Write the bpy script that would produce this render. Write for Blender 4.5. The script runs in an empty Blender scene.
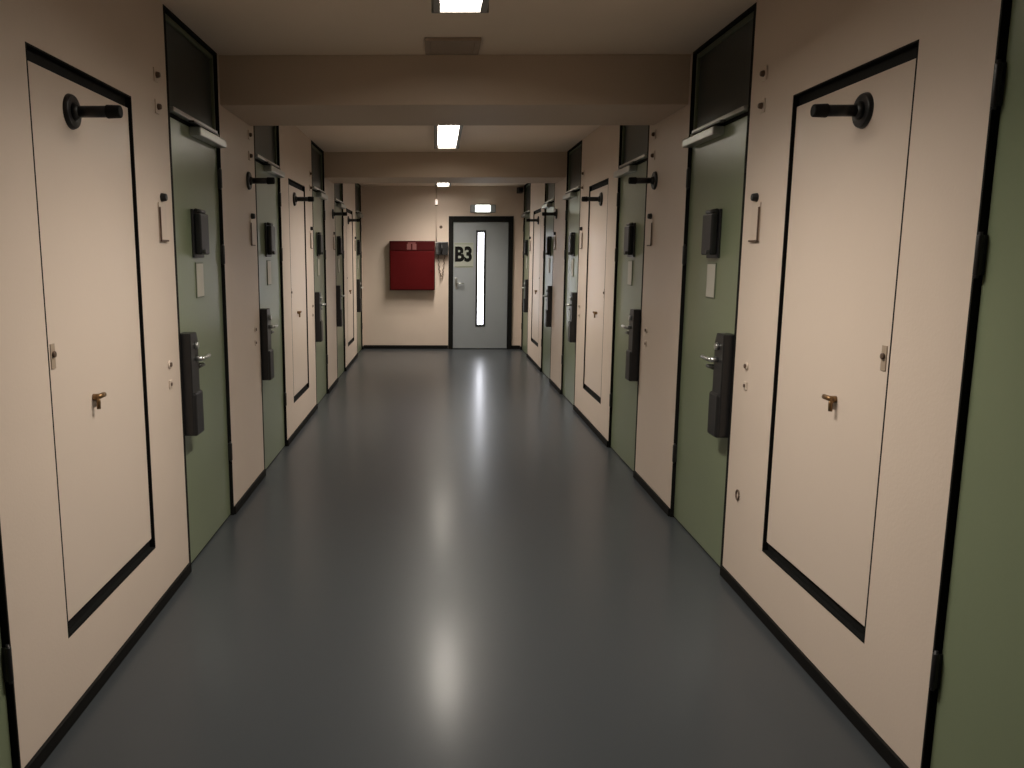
import bpy, bmesh, math
from mathutils import Vector, Matrix

# ------------------------------------------------------------------ camera, world, exposure
SC = bpy.context.scene
COL = SC.collection
EYE = 1.5
YAW, PITCH, ROLL = math.radians(-0.7041), math.radians(8.8959), math.radians(0.0415)
cam_data = bpy.data.cameras.new('camera')
cam = bpy.data.objects.new('camera', cam_data)
COL.objects.link(cam)
fw = Vector((math.sin(YAW) * math.cos(PITCH), math.cos(YAW) * math.cos(PITCH), -math.sin(PITCH)))
rt = Vector((math.cos(YAW), -math.sin(YAW), 0))
up = rt.cross(fw)
r2 = rt * math.cos(ROLL) + up * math.sin(ROLL)
u2 = -rt * math.sin(ROLL) + up * math.cos(ROLL)
M = Matrix((r2, u2, -fw)).transposed().to_4x4()
M.translation = (0, 0, EYE)
cam.matrix_world = M
cam_data.sensor_width = 36
cam_data.lens = 800 / 1024 * 36
cam_data.shift_x = (512 - 426.25) / 1024
cam_data.shift_y = (380.0 - 384) / 1024
cam_data.clip_start = 0.05
SC.camera = cam

world = bpy.data.worlds.new('world')
SC.world = world
world.use_nodes = True
world.node_tree.nodes['Background'].inputs[0].default_value = (0.01, 0.01, 0.01, 1)
world.node_tree.nodes['Background'].inputs[1].default_value = 0.0

SC.view_settings.view_transform = 'Standard'
SC.view_settings.look = 'None'
SC.view_settings.gamma = 1
SC.view_settings.use_curve_mapping = False
SC.view_settings.exposure = 0.10
LAMP = 20.0           # radiance of the lamp diffusers
BEAM = 47.0          # watts of each of the four downlight cells in a lamp
STRIP = 9.0          # daylight in the end door's vision panel

# ------------------------------------------------------------------ sizes (metres)
XL, XR = -1.178, 1.361
ZC = 2.563
YE = 12.84
YB = -3.4
PER = 4.12
TH = 0.22            # wall thickness
DOOR_W = 0.85
DOOR_H = 2.115
# doors: near edges;  hatches: near / far edge of the opening
DOOR_Y = [1.212, 3.63, 3.63 + 1.69, 3.63 + PER, 3.63 + 1.69 + PER, 3.63 + 2 * PER]
HATCH_Y = [2.395 + i * PER for i in range(3)]
HATCH_W = 0.805
HZ0, HZ1 = 0.282, 2.102

# ------------------------------------------------------------------ materials
def mat(name, col, rough=0.5, metal=0.0, var=0.0, vscale=6.0, bump=0.0, bscale=120.0, spec=0.5, emit=None, rvar=0.0, coat=0.0):
    m = bpy.data.materials.new(name)
    m.use_nodes = True
    nt = m.node_tree
    b = nt.nodes['Principled BSDF']
    b.inputs['Base Color'].default_value = (*col, 1)
    b.inputs['Roughness'].default_value = rough
    b.inputs['Metallic'].default_value = metal
    b.inputs['Specular IOR Level'].default_value = spec
    if coat:
        b.inputs['Coat Weight'].default_value = coat
        b.inputs['Coat Roughness'].default_value = 0.20
    tc = nt.nodes.new('ShaderNodeTexCoord')
    if var or rvar:
        n = nt.nodes.new('ShaderNodeTexNoise')
        n.inputs['Scale'].default_value = vscale
        n.inputs['Detail'].default_value = 5
        nt.links.new(tc.outputs['Object'], n.inputs['Vector'])
        if var:
            mx = nt.nodes.new('ShaderNodeMix')
            mx.data_type = 'RGBA'
            mx.inputs[6].default_value = (*[c * (1 - var) for c in col], 1)
            mx.inputs[7].default_value = (*[min(1, c * (1 + var)) for c in col], 1)
            nt.links.new(n.outputs['Fac'], mx.inputs[0])
            nt.links.new(mx.outputs[2], b.inputs['Base Color'])
        if rvar:
            mr = nt.nodes.new('ShaderNodeMapRange')
            mr.inputs[1].default_value = 0.3
            mr.inputs[2].default_value = 0.7
            mr.inputs[3].default_value = rough - rvar
            mr.inputs[4].default_value = rough + rvar
            nt.links.new(n.outputs['Fac'], mr.inputs[0])
            nt.links.new(mr.outputs[0], b.inputs['Roughness'])
    if bump:
        n2 = nt.nodes.new('ShaderNodeTexNoise')
        n2.inputs['Scale'].default_value = bscale
        n2.inputs['Detail'].default_value = 3
        nt.links.new(tc.outputs['Object'], n2.inputs['Vector'])
        bp = nt.nodes.new('ShaderNodeBump')
        bp.inputs['Strength'].default_value = bump
        bp.inputs['Distance'].default_value = 0.002
        nt.links.new(n2.outputs['Fac'], bp.inputs['Height'])
        nt.links.new(bp.outputs[0], b.inputs['Normal'])
    if emit:
        b.inputs['Emission Color'].default_value = (*emit[0], 1)
        b.inputs['Emission Strength'].default_value = emit[1]
    return m

MT = {
    'wall': mat('cream_wall_paint', (0.63, 0.525, 0.445), 0.45, var=0.04, vscale=3, bump=0.25, bscale=90, spec=0.3),
    'hatch': mat('cream_hatch_paint', (0.64, 0.535, 0.455), 0.32, var=0.03, vscale=2.5, bump=0.1, bscale=60, spec=0.4),
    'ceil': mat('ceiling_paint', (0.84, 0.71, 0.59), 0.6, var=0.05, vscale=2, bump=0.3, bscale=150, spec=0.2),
    'floor': mat('grey_linoleum', (0.044, 0.049, 0.054), 0.33, var=0.04, vscale=1.2, spec=0.12, coat=0.22),
    'green': mat('sage_green_door_paint', (0.185, 0.218, 0.136), 0.28, var=0.05, vscale=4, bump=0.08, bscale=70),
    'transom': mat('dark_green_panel_paint', (0.038, 0.046, 0.045), 0.35, var=0.1, vscale=5),
    'tframe': mat('grey_green_frame_paint', (0.13, 0.15, 0.10), 0.4, var=0.05),
    'black': mat('black_gasket', (0.006, 0.006, 0.0055), 0.7, var=0.2, vscale=30, spec=0.15),
    'base': mat('black_skirting_vinyl', (0.006, 0.0055, 0.005), 0.7, var=0.2, vscale=12, spec=0.15),
    'iron': mat('black_lacquered_metal', (0.012, 0.012, 0.013), 0.38, var=0.2, vscale=20),
    'rubber': mat('black_rubber', (0.007, 0.007, 0.007), 0.7, var=0.2, vscale=40, spec=0.2),
    'steel': mat('brushed_steel', (0.55, 0.56, 0.55), 0.3, metal=0.9, var=0.06, vscale=40),
    'alu': mat('worn_aluminium', (0.52, 0.53, 0.51), 0.33, metal=0.8, var=0.08, vscale=30),
    'dsteel': mat('dull_grey_metal', (0.10, 0.10, 0.10), 0.4, metal=0.6, var=0.1, vscale=30),
    'brass': mat('brown_brass', (0.22, 0.13, 0.06), 0.35, metal=0.7, var=0.1, vscale=60),
    'card': mat('paper_card', (0.52, 0.50, 0.44), 0.7, var=0.05, vscale=30),
    'plate': mat('cream_plastic', (0.59, 0.49, 0.41), 0.4, var=0.04, vscale=20),
    'plate2': mat('tan_lock_plate', (0.36, 0.28, 0.21), 0.4, var=0.06, vscale=40),
    'mark': mat('dark_brown_fitting', (0.10, 0.06, 0.04), 0.5, var=0.15, vscale=60),
    'white': mat('white_enamel', (0.62, 0.60, 0.56), 0.45, var=0.03, vscale=10),
    'lamp': mat('lamp_diffuser', (0.8, 0.8, 0.8), 0.5, var=0.02, emit=((1.0, 0.92, 0.80), LAMP)),
    'lampgrey': mat('grey_lamp_housing', (0.28, 0.27, 0.25), 0.5, var=0.03, vscale=10),
    'beam': mat('shaded_ceiling_paint', (0.56, 0.45, 0.355), 0.6, var=0.04, vscale=2, bump=0.3, bscale=150, spec=0.2),  # darker copy of the ceiling paint, beam shade put into the colour
    'red': mat('red_enamel', (0.066, 0.0012, 0.0018), 0.6, var=0.06, vscale=5, spec=0.12),
    'dred': mat('dark_red_enamel', (0.044, 0.002, 0.002), 0.6, var=0.06, vscale=5, spec=0.12),
    'pink': mat('faded_red_print', (0.16, 0.05, 0.045), 0.6, var=0.1, vscale=50),
    'grey': mat('grey_door_paint', (0.255, 0.275, 0.29), 0.4, var=0.05, vscale=4, bump=0.06, bscale=70),
    'sign': mat('sign_plate', (0.31, 0.325, 0.28), 0.5, var=0.03, vscale=20),
    'ink': mat('black_print', (0.004, 0.004, 0.004), 0.7, var=0.1, vscale=50, spec=0.1),
    'strip': mat('daylit_glass', (0.8, 0.8, 0.8), 0.2, var=0.02, emit=((0.90, 0.92, 1.0), STRIP)),
    'exit': mat('emergency_lamp_diffuser', (0.8, 0.8, 0.8), 0.4, var=0.02, emit=((0.95, 1.0, 0.88), 4.0)),
    'pilot': mat('pilot_lamp_lens', (0.8, 0.7, 0.65), 0.4, var=0.02, emit=((1.0, 0.85, 0.76), 0.9)),
    'vent': mat('brown_vent_metal', (0.36, 0.28, 0.22), 0.6, var=0.1, vscale=20),
}

# ------------------------------------------------------------------ helpers
def link(name, me, m, parent, origin):
    o = bpy.data.objects.new(name, me)
    COL.objects.link(o)
    if m is not None:
        me.materials.append(MT[m] if isinstance(m, str) else m)
    o.location = origin
    if parent is not None:
        o.parent = parent
        base = Vector(parent.location)
        p = parent.parent
        while p is not None:
            base += Vector(p.location)
            p = p.parent
        o.location = Vector(origin) - base
    return o

def empty(name, loc):
    o = bpy.data.objects.new(name, None)
    COL.objects.link(o)
    o.location = loc
    o.empty_display_size = 0.05
    return o

def tag(o, label=None, cat=None, group=None, kind=None):
    if label: o['label'] = label
    if cat: o['category'] = cat
    if group: o['group'] = group
    if kind: o['kind'] = kind
    return o

class MB:
    """collects shapes in world coordinates, builds one mesh object"""
    def __init__(self):
        self.bm = bmesh.new()
    def box(self, x0, x1, y0, y1, z0, z1, bev=0.0, seg=2):
        a, b = sorted((x0, x1)); c, d = sorted((y0, y1)); e, f = sorted((z0, z1))
        t = bmesh.new()
        bmesh.ops.create_cube(t, size=1, matrix=Matrix.Translation(((a + b) / 2, (c + d) / 2, (e + f) / 2)) @ Matrix.Diagonal((b - a, d - c, f - e, 1)))
        if bev:
            bmesh.ops.bevel(t, geom=t.edges[:], offset=bev, segments=seg, affect='EDGES', profile=0.5)
        self._add(t)
        return self
    def cyl(self, p0, p1, r0, r1=None, n=20, bev=0.0):
        p0, p1 = Vector(p0), Vector(p1)
        r1 = r0 if r1 is None else r1
        d = p1 - p0
        t = bmesh.new()
        mtx = Matrix.Translation((p0 + p1) / 2) @ d.to_track_quat('Z', 'Y').to_matrix().to_4x4()
        bmesh.ops.create_cone(t, cap_ends=True, segments=n, radius1=r0, radius2=r1, depth=d.length, matrix=mtx)
        if bev:
            es = [e for e in t.edges if len(e.link_faces) == 2 and any(len(f.verts) > 4 for f in e.link_faces)]
            bmesh.ops.bevel(t, geom=es, offset=bev, segments=2, affect='EDGES', profile=0.5)
        for f in t.faces:
            f.smooth = len(f.verts) <= 4
        self._add(t)
        return self
    def tube(self, pts, r, n=10):
        pts = [Vector(p) for p in pts]
        t = bmesh.new()
        rings = []
        for i, p in enumerate(pts):
            d = (pts[min(i + 1, len(pts) - 1)] - pts[max(i - 1, 0)]).normalized()
            q = d.to_track_quat('Z', 'Y')
            rings.append([t.verts.new(p + q @ Vector((r * math.cos(k * 2 * math.pi / n), r * math.sin(k * 2 * math.pi / n), 0))) for k in range(n)])
        for a, b in zip(rings, rings[1:]):
            for k in range(n):
                f = t.faces.new((a[k], a[(k + 1) % n], b[(k + 1) % n], b[k]))
                f.smooth = True
        t.faces.new(rings[0][::-1]); t.faces.new(rings[-1])
        self._add(t)
        return self
    def prism(self, poly, axis, d0, d1, bev=0.0):
        """extrude a 2D polygon; axis 'x': poly is (y,z); 'y': poly is (x,z)"""
        t = bmesh.new()
        P = (lambda u, v, d: (d, u, v)) if axis == 'x' else (lambda u, v, d: (u, d, v))
        a = [t.verts.new(P(u, v, d0)) for u, v in poly]
        b = [t.verts.new(P(u, v, d1)) for u, v in poly]
        n = len(poly)
        t.faces.new(a); t.faces.new(b[::-1])
        for k in range(n):
            t.faces.new((a[k], b[k], b[(k + 1) % n], a[(k + 1) % n]))
        bmesh.ops.recalc_face_normals(t, faces=t.faces[:])
        if bev:
            bmesh.ops.bevel(t, geom=t.edges[:], offset=bev, segments=2, affect='EDGES', profile=0.5)
        self._add(t)
        return self
    def _add(self, t):
        me = bpy.data.meshes.new('tmp')
        t.to_mesh(me); t.free()
        self.bm.from_mesh(me)
        bpy.data.meshes.remove(me)
    def build(self, name, m, parent=None, origin=None):
        bmesh.ops.recalc_face_normals(self.bm, faces=self.bm.faces[:])
        vs = [v.co for v in self.bm.verts]
        lo = Vector((min(v.x for v in vs), min(v.y for v in vs), min(v.z for v in vs)))
        hi = Vector((max(v.x for v in vs), max(v.y for v in vs), max(v.z for v in vs)))
        o = Vector(((lo.x + hi.x) / 2, (lo.y + hi.y) / 2, lo.z)) if origin is None else Vector(origin)
        bmesh.ops.translate(self.bm, verts=self.bm.verts[:], vec=-o)
        me = bpy.data.meshes.new(name)
        self.bm.to_mesh(me); self.bm.free()
        return link(name, me, m, parent, o)

def box(name, m, parent, x0, x1, y0, y1, z0, z1, bev=0.0):
    return MB().box(x0, x1, y0, y1, z0, z1, bev).build(name, m, parent)

# ------------------------------------------------------------------ the shell
o = MB().box(XL - TH, XR + TH, YB - TH, YE + TH, -0.12, 0).build('floor', 'floor')
tag(o, 'glossy grey linoleum floor running down the corridor', 'floor', kind='structure')
o = MB().box(XL - TH, XR + TH, YB - TH, YE + TH, ZC, ZC + 0.15).build('ceiling', 'ceil')
tag(o, 'dim cream painted corridor ceiling between the beams', 'ceiling', kind='structure')

def side_wall(name, xw, s, label):
    # s = +1 right wall, -1 left wall; solid everywhere but the door and hatch openings
    mb = MB()
    xb = xw + s * TH
    edges = [YB]
    for y in DOOR_Y:
        edges += [y, y + DOOR_W]
    edges.append(YE)
    for i in range(0, len(edges), 2):
        a, b = edges[i], edges[i + 1]
        h = [hy for hy in HATCH_Y if a < hy < b]
        if not h:
            mb.box(xw, xb, a, b, 0, ZC)
        else:
            h0, h1 = h[0], h[0] + HATCH_W
            mb.box(xw, xb, a, h0, 0, ZC)
            mb.box(xw, xb, h1, b, 0, ZC)
            mb.box(xw, xb, h0, h1, 0, HZ0)
            mb.box(xw, xb, h0, h1, HZ1, ZC)
            mb.box(xb - s * 0.06, xb, h0, h1, HZ0, HZ1)
    w = mb.build(name, 'wall', origin=(xw, 0, 0))
    tag(w, label, 'wall', kind='structure')
    # skirting in separate lengths between the doors
    side = 'right' if s > 0 else 'left'
    bb = empty('baseboard_' + side, (xw, 0, 0))
    tag(bb, 'black vinyl skirting along the foot of the %s wall' % side, 'baseboard', kind='structure')
    for i in range(0, len(edges), 2):
        a, b = edges[i], edges[i + 1]
        box('skirting_strip', 'base', bb, xw, xw - s * 0.012, a + 0.002, b - 0.002, 0.0, 0.048, 0.003)
side_wall('wall_left', XL, -1, 'cream painted left wall with the row of green doors')
side_wall('wall_right', XR, 1, 'cream painted right wall with the row of green doors')

# end wall with the opening for the end door
EX0, EX1, EZ1 = 0.195, 1.212, 2.10
mb = MB()
mb.box(XL, EX0, YE, YE + TH, 0, ZC).box(EX1, XR, YE, YE + TH, 0, ZC).box(EX0, EX1, YE, YE + TH, EZ1, ZC)
tag(mb.build('wall_end', 'wall', origin=(0, YE, 0)), 'cream end wall behind the red cabinet and the B3 door', 'wall', kind='structure')
tag(MB().box(XL, XR, YB - TH, YB, 0, ZC).build('wall_back', 'wall'), 'cream cross wall closing the corridor behind the viewer', 'wall', kind='structure')
bb = empty('baseboard_end', (0, YE, 0))
tag(bb, 'black skirting along the foot of the end wall', 'baseboard', kind='structure')
box('skirting_strip', 'base', bb, XL + 0.012, EX0 - 0.002, YE - 0.012, YE, 0, 0.058, 0.003)
box('skirting_strip', 'base', bb, EX1 + 0.002, XR - 0.012, YE - 0.012, YE, 0, 0.058, 0.003)

# dropped ceiling beams above the plain piers
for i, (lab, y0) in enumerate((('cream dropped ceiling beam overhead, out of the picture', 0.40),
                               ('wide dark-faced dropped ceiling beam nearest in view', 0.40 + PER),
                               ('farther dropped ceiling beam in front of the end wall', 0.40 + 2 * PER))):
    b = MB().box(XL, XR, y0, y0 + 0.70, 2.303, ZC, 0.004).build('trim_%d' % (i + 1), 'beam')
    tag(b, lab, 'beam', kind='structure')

# ------------------------------------------------------------------ cell doors
ORD = ['', 'first', 'second', 'third', 'fourth', 'fifth']
def door_label(side, k):
    if k == 0:
        return 'green steel cell door cut off by the %s edge of the picture' % side
    tail = {1: 'nearest one seen whole', 2: 'beyond the first plain pier', 3: 'just past the middle hatch',
            4: 'beyond the second plain pier', 5: 'last before the end wall'}[k]
    return 'green steel cell door on the %s wall, %s' % (side, tail)

door_no = 0
def cell_door(xw, s, k):
    global door_no
    door_no += 1
    side = 'right' if s > 0 else 'left'
    y0 = DOOR_Y[k]; y1 = y0 + DOOR_W
    X = lambda p: xw - s * p           # p: metres out of the wall plane into the corridor
    d = empty('door_%d' % door_no, (xw, (y0 + y1) / 2, 0))
    tag(d, door_label(side, k), 'door', 'green cell doors along both walls', 'structure')
    R = -0.016                          # leaf face recessed
    fl = 0.007                          # visible lining
    # frame: dark lining round the opening with a stop behind the leaf
    f = MB()
    f.box(X(0.002), X(-0.12), y0, y0 + 0.022, 0, ZC).box(X(0.002), X(-0.12), y1 - fl, y1, 0, ZC)
    f.box(X(-0.08), X(-0.12), y0 + 0.022, y0 + 0.05, 0, ZC).box(X(-0.08), X(-0.12), y1 - 0.05, y1 - fl, 0, ZC)
    f.box(X(-0.080), X(-0.12), y0 + 0.022, y1 - fl, DOOR_H - 0.04, DOOR_H + 0.02)
    f.box(X(R - 0.004), X(-0.08), y0 + 0.022, y1 - fl, DOOR_H, DOOR_H + 0.02)
    f.box(X(-0.02), X(-0.12), y0 + 0.022, y1 - fl, 0.0, 0.006)
    f.box(X(0.002), X(-0.12), y0 + 0.022, y1 - fl, ZC - 0.012, ZC)
    f.build('frame', 'black', d)
    # leaf
    lf = MB().box(X(R), X(R - 0.045), y0 + 0.025, y1 - fl - 0.004, 0.008, DOOR_H - 0.004, 0.003).build('leaf', 'green', d)
    # transom: border and dark infill panel
    t0, t1, tz0, tz1 = y0 + 0.024, y1 - fl - 0.002, DOOR_H + 0.022, ZC - 0.014
    tf = MB()
    bw = 0.022
    tf.box(X(R), X(R - 0.04), t0, t0 + bw, tz0, tz1, 0.002).box(X(R), X(R - 0.04), t1 - bw, t1, tz0, tz1, 0.002)
    tf.box(X(R), X(R - 0.04), t0 + bw, t1 - bw, tz0, tz0 + bw, 0.002).box(X(R), X(R - 0.04), t0 + bw, t1 - bw, tz1 - bw, tz1, 0.002)
    tfo = tf.build('transom_frame', 'tframe', d)
    box('transom_panel', 'transom', tfo, X(R - 0.014), X(R - 0.03), t0 + bw, t1 - bw, tz0 + bw, tz1 - bw)
    # three hinges on the far edge
    for hz in (0.33, 1.45, 1.86):
        h = MB()
        yh = y1 - fl - 0.004
        h.cyl((X(-0.001), yh, hz), (X(-0.001), yh, hz + 0.10), 0.009, n=14, bev=0.002)
        h.cyl((X(-0.001), yh, hz - 0.008), (X(-0.001), yh, hz + 0.108), 0.005, n=10)
        h.box(X(R), X(0.004), yh - 0.006, yh - 0.001, hz, hz + 0.10, 0.0)
        h.build('hinge', 'iron', d)
    if k == 0:
        return d
    # overhead closer: body on the leaf, guide rail on the frame, arm between
    c = MB()
    c.box(X(R + 0.058), X(R), y1 - 0.50, y1 - 0.02, DOOR_H - 0.046, DOOR_H - 0.004, 0.006)
    c.cyl((X(R + 0.035), y1 - 0.14, DOOR_H - 0.006), (X(R + 0.035), y1 - 0.14, DOOR_H + 0.006), 0.016, n=16)
    co = c.build('door_closer', 'alu', d)
    box('guide_rail', 'alu', co, X(R + 0.034), X(R), y0 + 0.03, y1 - 0.10, DOOR_H + 0.012, DOOR_H + 0.032, 0.003)
    a = MB()
    a.prism([(y1 - 0.14, DOOR_H + 0.004), (y1 - 0.14, DOOR_H + 0.012), (y0 + 0.28, DOOR_H + 0.012), (y0 + 0.28, DOOR_H + 0.004)], 'x', X(R + 0.048), X(R + 0.022))
    a.build('closer_arm', 'dsteel', co)
    # observation flap
    yc = y0 + 0.40
    ob = MB().box(X(R + 0.012), X(R), yc - 0.085, yc + 0.085, 1.485, 1.72, 0.004).build('observation_flap', 'iron', d)
    MB().box(X(R + 0.045), X(R + 0.012), yc - 0.070, yc + 0.070, 1.50, 1.70, 0.008).build('cover', 'iron', ob)
    MB().cyl((X(R + 0.045), yc - 0.055, 1.515), (X(R + 0.062), yc - 0.055, 1.515), 0.011, n=12, bev=0.003).build('knob', 'dsteel', ob)
    MB().cyl((X(R + 0.022), yc - 0.07, 1.712), (X(R + 0.022), yc + 0.07, 1.712), 0.010, n=12).build('flap_hinge', 'iron', ob)
    # name card in a slim holder
    ch = MB().box(X(R + 0.004), X(R), yc - 0.045, yc + 0.080, 1.285, 1.462, 0.001).build('card_holder', 'tframe', d)
    box('card', 'card', ch, X(R + 0.006), X(R + 0.004), yc - 0.038, yc + 0.073, 1.292, 1.455)
    # heavy lock case on the near edge
    l = MB()
    ly0, ly1 = y0 + 0.028, y0 + 0.145
    l.prism([(ly0, 0.66), (ly0, 1.14), (ly1 - 0.02, 1.14), (ly1, 1.10), (ly1, 0.66)], 'x', X(R), X(R + 0.062), 0.005)
    lo = l.build('lock_case', 'iron', d)
    MB().box(X(R), X(R + 0.075), ly0 + 0.004, ly1 + 0.006, 0.655, 0.86, 0.010).build('bolt_housing', 'iron', lo)
    MB().cyl((X(R + 0.062), ly1 - 0.045, 1.078), (X(R + 0.076), ly1 - 0.045, 1.078), 0.017, n=18, bev=0.003).build('key_cylinder', 'steel', lo)
    lv = MB()
    lv.cyl((X(R + 0.060), ly1 - 0.04, 1.015), (X(R + 0.092), ly1 - 0.04, 1.015), 0.012, n=14)
    lv.tube([(X(R + 0.090), ly1 - 0.045, 1.015), (X(R + 0.094), ly1, 1.015), (X(R + 0.090), ly1 + 0.06, 1.015), (X(R + 0.080), ly1 + 0.11, 1.012)], 0.0095, 12)
    lv.build('lever_handle', 'steel', lo)
    pull = MB()
    pull.tube([(X(R), ly1 + 0.02, 0.965), (X(R + 0.045), ly1 + 0.02, 0.965), (X(R + 0.05), ly1 + 0.03, 0.965), (X(R + 0.05), ly1 + 0.12, 0.965), (X(R + 0.045), ly1 + 0.13, 0.965), (X(R), ly1 + 0.13, 0.965)], 0.008, 10)
    pull.build('pull_bar', 'dsteel', lo)
    return d

for k in range(6):
    cell_door(XL, -1, k)
    cell_door(XR, 1, k)

# ------------------------------------------------------------------ service hatches
HN = ['nearest', 'middle', 'farthest']
def hatch(xw, s, k):
    side = 'right' if s > 0 else 'left'
    X = lambda p: xw - s * p
    y0, y1 = HATCH_Y[k], HATCH_Y[k] + HATCH_W
    h = empty('service_hatch', (xw, (y0 + y1) / 2, HZ0))
    tag(h, '%s tall cream service hatch in the %s wall, set in a black surround' % (HN[k], side), 'hatch', 'tall cream service hatches')
    g = 0.045
    # black surround: lining of the recess and its back
    f = MB()
    t = 0.006
    D = 0.055
    f.box(X(0.001), X(-D), y0, y0 + t, HZ0, HZ1).box(X(0.001), X(-D), y1 - t, y1, HZ0, HZ1)
    f.box(X(0.001), X(-D), y0 + t, y1 - t, HZ0, HZ0 + t).box(X(0.001), X(-D), y0 + t, y1 - t, HZ1 - t, HZ1)
    f.box(X(-D), X(-D - 0.01), y0, y1, HZ0, HZ1)
    f.build('surround', 'black', h)
    # fillet strips that fill most of the gap above and below the panel
    for a, b in ((HZ1 - g, HZ1 - t), (HZ0 + t, HZ0 + g)):
        box('gasket_strip', 'rubber', h, X(-0.020), X(-D), y0 + t, y1 - t, a, b, 0.003)
    p = MB().box(X(-0.008), X(-0.045), y0 + 0.017, y1 - 0.016, HZ0 + g, HZ1 - g, 0.003).build('panel', 'hatch', h)
    px = -0.008
    # lock plate near the near edge
    lp = MB().box(X(px + 0.003), X(px), y0 + 0.032, y0 + 0.060, 1.150, 1.228, 0.0012).build('lock_plate', 'plate2', p)
    MB().cyl((X(px + 0.003), y0 + 0.046, 1.195), (X(px + 0.010), y0 + 0.046, 1.195), 0.010, n=14, bev=0.002).build('key_cylinder', 'mark', lp)
    # small wing handle
    q = MB()
    yh = y0 + 0.318
    q.cyl((X(px), yh, 1.012), (X(px + 0.020), yh, 1.012), 0.012, n=14)
    q.tube([(X(px + 0.018), yh - 0.012, 1.014), (X(px + 0.022), yh + 0.01, 1.015), (X(px + 0.024), yh + 0.034, 1.016)], 0.009, 10)
    q.tube([(X(px + 0.018), yh - 0.004, 1.014), (X(px + 0.020), yh - 0.006, 0.995), (X(px + 0.020), yh - 0.008, 0.972)], 0.007, 10)
    q.build('wing_handle', 'brass', p)
for k in range(3):
    hatch(XL, -1, k)
    hatch(XR, 1, k)

# ------------------------------------------------------------------ door stops
def door_stop(xw, s, y, where):
    X = lambda p: xw - s * p
    z = 1.957
    side = 'right' if s > 0 else 'left'
    on = 0.0 if 'pier' in where else -0.008
    t = empty('door_stop', (xw, y, z - 0.057))
    tag(t, 'black rod door stop sticking out of the %s on the %s wall' % (where, side), 'door stop', 'black door stops')
    MB().cyl((X(on), y, z), (X(on + 0.014), y, z), 0.057, 0.052, 28, 0.002).build('base_plate', 'iron', t)
    MB().cyl((X(on + 0.012), y, z), (X(on + 0.03), y, z), 0.030, 0.019, 20).cyl((X(on + 0.025), y, z), (X(on + 0.125), y, z), 0.0185, n=20).build('rod', 'iron', t)
    MB().cyl((X(on + 0.118), y, z), (X(on + 0.165), y, z), 0.022, 0.020, 20, 0.004).build('rubber_tip', 'rubber', t)
for s, xw in ((-1, XL), (1, XR)):
    door_stop(xw, s, 2.68, 'nearest hatch')
    door_stop(xw, s, 5.125, 'first plain pier')
    door_stop(xw, s, 2.68 + PER, 'middle hatch')
    door_stop(xw, s, 5.125 + PER, 'second plain pier')
    door_stop(xw, s, 2.68 + 2 * PER, 'farthest hatch')

# ------------------------------------------------------------------ small fittings beside each door
NEARBY = ['', 'nearest whole door', 'second door', 'third door', 'fourth door', 'last door']
def fittings(xw, s, k):
    X = lambda p: xw - s * p
    side = 'right' if s > 0 else 'left'
    yc = DOOR_Y[k] - 0.145
    where = 'by the %s, %s wall' % (NEARBY[k], side)
    # card clip: backing plate hung from a round hook
    c = empty('card_clip', (xw, yc, 1.555))
    tag(c, 'thin pale card clip hung from a dark hook ' + where, 'card clip', 'card clips beside the doors')
    MB().box(X(0.0), X(0.006), yc - 0.045, yc + 0.045, 1.56, 1.72, 0.002).build('backing_plate', 'plate', c)
    MB().box(X(0.006), X(0.012), yc - 0.047, yc - 0.040, 1.558, 1.70, 0.001).box(X(0.006), X(0.012), yc - 0.047, yc + 0.047, 1.556, 1.563, 0.001).build('edge_rim', 'mark', c)
    MB().cyl((X(0.0), yc + 0.005, 1.742), (X(0.024), yc + 0.005, 1.742), 0.019, 0.015, 16, 0.003).build('hook', 'iron', c)
    if k > 3:
        return
    # two small signal lamps high up
    for nm, z in (('upper', 2.242), ('lower', 2.114)):
        lmp = empty('signal_lamp', (xw, yc + 0.0, z - 0.024))
        tag(lmp, '%s small unlit brown signal lamp %s' % (nm, where), 'signal lamp', 'signal lamps beside the doors')
        MB().box(X(0), X(0.006), yc - 0.022, yc + 0.022, z - 0.028, z + 0.028, 0.002).build('base', 'wall', lmp)
        MB().cyl((X(0.006), yc, z), (X(0.022), yc, z), 0.014, 0.010, 16, 0.003).build('lens', 'mark', lmp)
    # key switch and its little button below
    kk = empty('key_switch', (xw, yc, 0.998))
    tag(kk, 'small round key switch at handle height ' + where, 'switch', 'key switches beside the doors')
    MB().cyl((X(0), yc, 1.020), (X(0.007), yc, 1.020), 0.019, 0.017, 18, 0.002).build('bezel', 'plate', kk)
    MB().cyl((X(0.007), yc, 1.020), (X(0.012), yc, 1.020), 0.010, n=14).build('key_slot', 'mark', kk)
    bt = empty('push_button', (xw, yc, 0.915))
    tag(bt, 'faint square push button just under the key switch ' + where, 'button', 'push buttons beside the doors')
    MB().box(X(0), X(0.006), yc - 0.018, yc + 0.018, 0.915, 0.951, 0.002).build('plate', 'plate', bt)
    MB().cyl((X(0.006), yc, 0.933), (X(0.010), yc, 0.933), 0.008, n=14).build('button', 'mark', bt)
for k in range(1, 6):
    fittings(XL, -1, k)
    fittings(XR, 1, k)
# ring-shaped wall plug low on the right wall
rp = MB()
N = 20
rp.tube([(XR - 0.003, 3.495 + 0.017 * math.cos(a * 2 * math.pi / N), 0.433 + 0.022 * math.sin(a * 2 * math.pi / N)) for a in range(N + 1)], 0.004, 8)
tag(rp.build('wall_ring', 'mark'), 'tiny brown ring low on the right wall beside the nearest whole door', 'ring')

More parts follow.
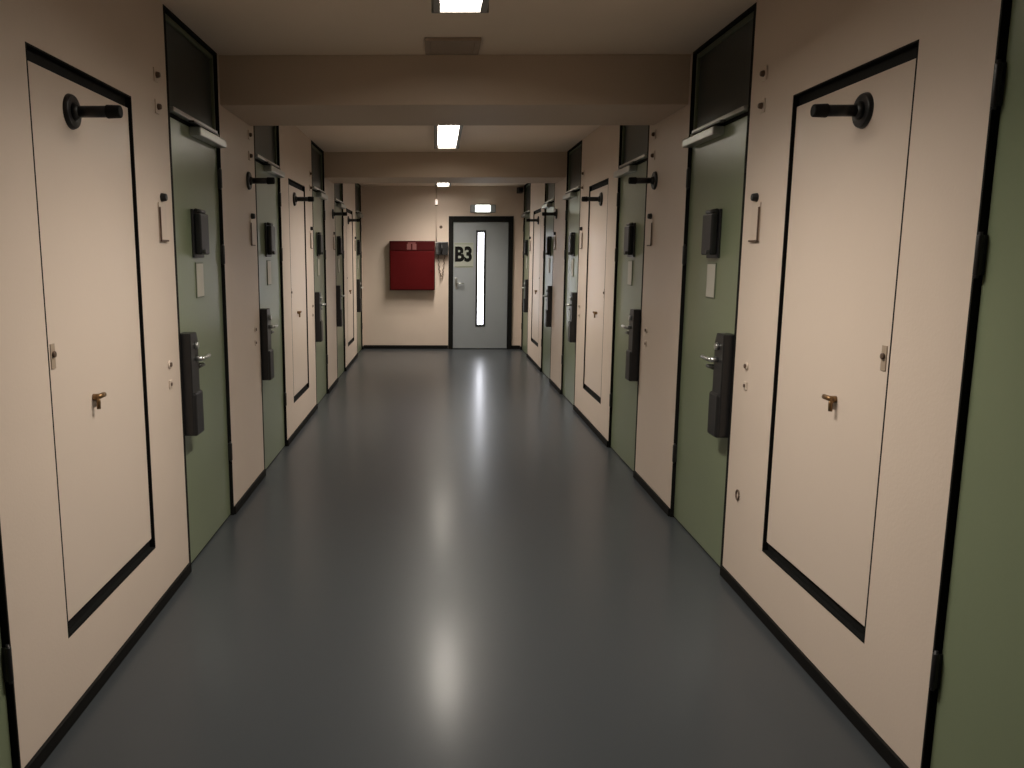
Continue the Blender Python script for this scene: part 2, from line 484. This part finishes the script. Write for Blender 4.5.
# ------------------------------------------------------------------ ceiling lamps
def ceiling_lamp(yf, label):
    xc, ln = 0.097, 1.40
    y0 = yf - ln
    zt = ZC
    t = empty('ceiling_lamp', (xc, (y0 + yf) / 2, ZC - 0.07))
    tag(t, label, 'lamp', 'fluorescent ceiling lamps')
    h = MB()
    h.box(xc - 0.118, xc + 0.118, y0 + 0.012, yf - 0.012, zt - 0.012, zt)
    for sd in (-1, 1):
        h.prism([(xc + sd * 0.118, zt - 0.012), (xc + sd * 0.111, zt - 0.060), (xc + sd * 0.084, zt - 0.060), (xc + sd * 0.084, zt - 0.012)], 'y', y0 + 0.012, yf - 0.012)
    h.build('housing', 'lampgrey', t)
    for a in (y0, yf - 0.012):
        MB().box(xc - 0.120, xc + 0.120, a, a + 0.012, zt - 0.061, zt, 0.002).build('end_cap', 'lampgrey', t)
    MB().box(xc - 0.083, xc + 0.083, y0 + 0.013, yf - 0.013, zt - 0.028, zt - 0.013).build('diffuser', 'lamp', t)
    # the louvred tubes throw most of their light down
    ld = bpy.data.lights.new('lamp_light', 'SPOT')
    ld.energy = BEAM
    ld.color = (1.0, 0.92, 0.81)
    ld.spot_size = math.radians(146)
    ld.spot_blend = 1.0
    ld.shadow_soft_size = 0.07
    for q in range(4):
        lo = bpy.data.objects.new('lamp_light', ld)
        COL.objects.link(lo)
        lo.parent = t
        lo.location = (0, ln * (q - 1.5) / 4.2, 0.07 - 0.062)
ceiling_lamp(3.56, 'lit ceiling lamp at the top edge of the picture, nearest one')
ceiling_lamp(3.78 + PER, 'lit ceiling lamp just beyond the nearest beam')
ceiling_lamp(3.90 + 2 * PER + 0.1, 'lit ceiling lamp farthest away, beyond the second beam')

# vent in the ceiling between the nearest lamp and the beam
v = empty('ceiling_vent', (0.08, 4.31, ZC - 0.02))
tag(v, 'low brown vent on the ceiling just beyond the nearest lamp', 'vent')
vx0, vx1, vy0, vy1 = -0.06, 0.22, 4.17, 4.45
f = MB()
f.box(vx0, vx1, vy0, vy0 + 0.03, ZC - 0.018, ZC, 0.003).box(vx0, vx1, vy1 - 0.03, vy1, ZC - 0.018, ZC, 0.003)
f.box(vx0, vx0 + 0.03, vy0 + 0.03, vy1 - 0.03, ZC - 0.018, ZC, 0.003).box(vx1 - 0.03, vx1, vy0 + 0.03, vy1 - 0.03, ZC - 0.018, ZC, 0.003)
f.build('vent_frame', 'vent', v)
for i in range(6):
    y = vy0 + 0.045 + i * 0.035
    MB().prism([(y, ZC - 0.003), (y + 0.004, ZC - 0.001), (y + 0.026, ZC - 0.014), (y + 0.022, ZC - 0.016)], 'x', vx0 + 0.03, vx1 - 0.03).build('slat', 'vent', v)

# ------------------------------------------------------------------ end door
ed = empty('door_13', ((EX0 + EX1) / 2, YE, 0))
tag(ed, 'grey end door with a lit glass strip and a B3 sign', 'door', kind='structure')
f = MB()
fb = 0.072
f.box(EX0, EX0 + fb, YE - 0.03, YE + 0.10, 0, EZ1, 0.004).box(EX1 - fb, EX1, YE - 0.03, YE + 0.10, 0, EZ1, 0.004)
f.box(EX0 + fb, EX1 - fb, YE - 0.03, YE + 0.10, EZ1 - 0.085, EZ1, 0.004)
f.build('frame', 'black', ed)
# leaf with an opening for the glass strip
sx0, sx1, sz0, sz1 = 0.655, 0.757, 0.39, 1.855
lx0, lx1, lz0, lz1 = EX0 + fb + 0.004, EX1 - fb - 0.004, 0.012, EZ1 - 0.089
LY = YE + 0.0
f = MB()
f.box(lx0, sx0, LY, LY + 0.045, lz0, lz1).box(sx1, lx1, LY, LY + 0.045, lz0, lz1)
f.box(sx0, sx1, LY, LY + 0.045, lz0, sz0).box(sx0, sx1, LY, LY + 0.045, sz1, lz1)
f.build('leaf', 'grey', ed)
gb = MB()
bw = 0.028
gb.box(sx0 - bw, sx0 + 0.006, LY - 0.008, LY + 0.05, sz0 - bw, sz1 + bw, 0.003).box(sx1 - 0.006, sx1 + bw, LY - 0.008, LY + 0.05, sz0 - bw, sz1 + bw, 0.003)
gb.box(sx0 + 0.006, sx1 - 0.006, LY - 0.008, LY + 0.05, sz0 - bw, sz0 + 0.006, 0.003).box(sx0 + 0.006, sx1 - 0.006, LY - 0.008, LY + 0.05, sz1 - 0.006, sz1 + bw, 0.003)
g = gb.build('glazing_bead', 'iron', ed)
box('glass_pane', 'strip', g, sx0 + 0.006, sx1 - 0.006, LY + 0.012, LY + 0.02, sz0 + 0.006, sz1 - 0.006)
hd = MB()
hd.box(lx0 + 0.025, lx0 + 0.065, LY - 0.008, LY, 0.96, 1.14, 0.003)
hd.cyl((lx0 + 0.055, LY - 0.008, 1.05), (lx0 + 0.055, LY - 0.05, 1.05), 0.010, n=14)
hd.tube([(lx0 + 0.05, LY - 0.048, 1.05), (lx0 + 0.11, LY - 0.05, 1.05), (lx0 + 0.17, LY - 0.046, 1.05)], 0.010, 12)
hd.build('lever_handle', 'steel', ed)
# B3 sign stuck on the leaf
sg = MB().box(0.280, 0.590, LY - 0.006, LY, 1.300, 1.690, 0.002).build('sign', 'sign', ed)
def text_mesh(name, body, m, parent, width, height, x, y, z, weight):
    cu = bpy.data.curves.new(name, 'FONT')
    cu.body = body
    cu.size = 1
    cu.offset = weight
    cu.extrude = 0.004
    cu.resolution_u = 6
    tmp = bpy.data.objects.new(name, cu)
    COL.objects.link(tmp)
    dg = bpy.context.evaluated_depsgraph_get()
    me = bpy.data.meshes.new_from_object(tmp.evaluated_get(dg))
    bpy.data.objects.remove(tmp)
    xs = [v.co.x for v in me.vertices]; ys = [v.co.y for v in me.vertices]
    kx, ky = width / (max(xs) - min(xs)), height / (max(ys) - min(ys))
    for v in me.vertices:
        a, b, c = v.co
        v.co = ((a - min(xs)) * kx, -0.5 * (c + 0.004) * 0.5, (b - min(ys)) * ky)
    return link(name, me, m, parent, (x, y, z))
text_mesh('lettering', 'B3', 'ink', sg, 0.268, 0.245, 0.296, LY - 0.0055, 1.388, 0.045)
for zz in (1.670, 1.318):
    box('border_line', 'tframe', sg, 0.290, 0.578, LY - 0.0075, LY - 0.006, zz - 0.004, zz + 0.004)

# emergency lamp above the door
e = empty('emergency_lamp', (0.735, YE, 2.15))
tag(e, 'lit emergency lamp box above the grey end door', 'lamp')
MB().box(0.53, 0.93, YE - 0.07, YE, 2.155, 2.275, 0.010).build('housing', 'grey', e)
MB().box(0.612, 0.838, YE - 0.086, YE - 0.068, 2.162, 2.268, 0.006).build('diffuser', 'exit', e)

# red hose cabinet
r = empty('hose_cabinet', (-0.375, YE, 0.945))
tag(r, 'square red fire hose cabinet on the end wall', 'cabinet')
MB().box(-0.735, -0.02, YE - 0.15, YE, 0.945, 1.715, 0.008).build('body', 'dred', r)
dr = MB().box(-0.722, -0.033, YE - 0.172, YE - 0.15, 0.957, 1.560, 0.006).build('door', 'red', r)
MB().box(-0.722, -0.033, YE - 0.166, YE - 0.15, 1.566, 1.703, 0.005).build('header_panel', 'dred', r)
MB().cyl((-0.075, YE - 0.172, 1.25), (-0.075, YE - 0.185, 1.25), 0.016, n=14, bev=0.003).build('latch', 'dred', dr)
pg = MB()
for dx in (-0.075, 0.012):
    pg.box(-0.385 + dx, -0.385 + dx + 0.062, YE - 0.168, YE - 0.165, 1.580, 1.668, 0.0)
pg.box(-0.445, -0.325, YE - 0.168, YE - 0.165, 1.672, 1.690, 0.0)
pg.build('printed_emblem', 'pink', r)

# intercom with cord, conduit and pilot lamp
ic = empty('wall_intercom', (0.09, YE, 1.49))
tag(ic, 'black wall intercom between the red cabinet and the end door', 'intercom')
MB().box(0.0, 0.185, YE - 0.11, YE, 1.495, 1.70, 0.008).build('body', 'iron', ic)
MB().box(-0.010, 0.035, YE - 0.12, YE, 1.50, 1.695, 0.010).build('side_cover', 'dsteel', ic)
MB().tube([(0.075, YE - 0.13, 1.52), (0.085, YE - 0.135, 1.60), (0.075, YE - 0.13, 1.675)], 0.018, 12).build('handset', 'iron', ic)
pts = []
for i in range(60):
    t = i / 59
    pts.append((0.03 + 0.10 * t + 0.010 * math.cos(i * 1.3), YE - 0.05 + 0.010 * math.sin(i * 1.3), 1.50 - 0.34 * math.sin(t * math.pi) ** 0.8))
MB().tube(pts, 0.006, 6).build('coiled_cord', 'mark', ic)
cd = MB()
cd.tube([(0.0, YE - 0.012, 1.69), (0.0, YE - 0.012, 2.10), (0.0, YE - 0.012, 2.55)], 0.009, 10)
tag(cd.build('cable_conduit', 'wall'), 'thin cream conduit running up the end wall from the intercom', 'conduit')
pl = empty('pilot_lamp', (0.0, YE - 0.02, 2.27))
tag(pl, 'tiny lit pilot lamp on the conduit high on the end wall', 'lamp')
MB().cyl((0.0, YE - 0.022, 2.26), (0.0, YE - 0.022, 2.275), 0.022, n=16).build('base', 'mark', pl)
MB().cyl((0.0, YE - 0.022, 2.275), (0.0, YE - 0.022, 2.355), 0.020, 0.016, 16, 0.004).build('lens', 'pilot', pl)
tag(MB().cyl((0.073, YE, 1.933), (0.073, YE - 0.012, 1.933), 0.026, 0.022, 18, 0.003).build('wall_button', 'mark'),
    'small dark round button on the end wall above the intercom', 'button')

# security camera in the top right corner by the end wall
sc = empty('security_camera', (1.31, YE - 0.05, 2.42))
tag(sc, 'small dark camera high in the right corner beside the end wall', 'camera')
MB().box(1.255, 1.345, YE - 0.02, YE, 2.45, 2.54, 0.003).cyl((1.30, YE - 0.02, 2.495), (1.30, YE - 0.06, 2.495), 0.014, n=12).build('bracket', 'iron', sc)
MB().box(1.262, 1.338, YE - 0.20, YE - 0.055, 2.455, 2.53, 0.008).build('body', 'iron', sc)
MB().cyl((1.30, YE - 0.20, 2.492), (1.30, YE - 0.215, 2.492), 0.024, n=16).build('lens', 'ink', sc)
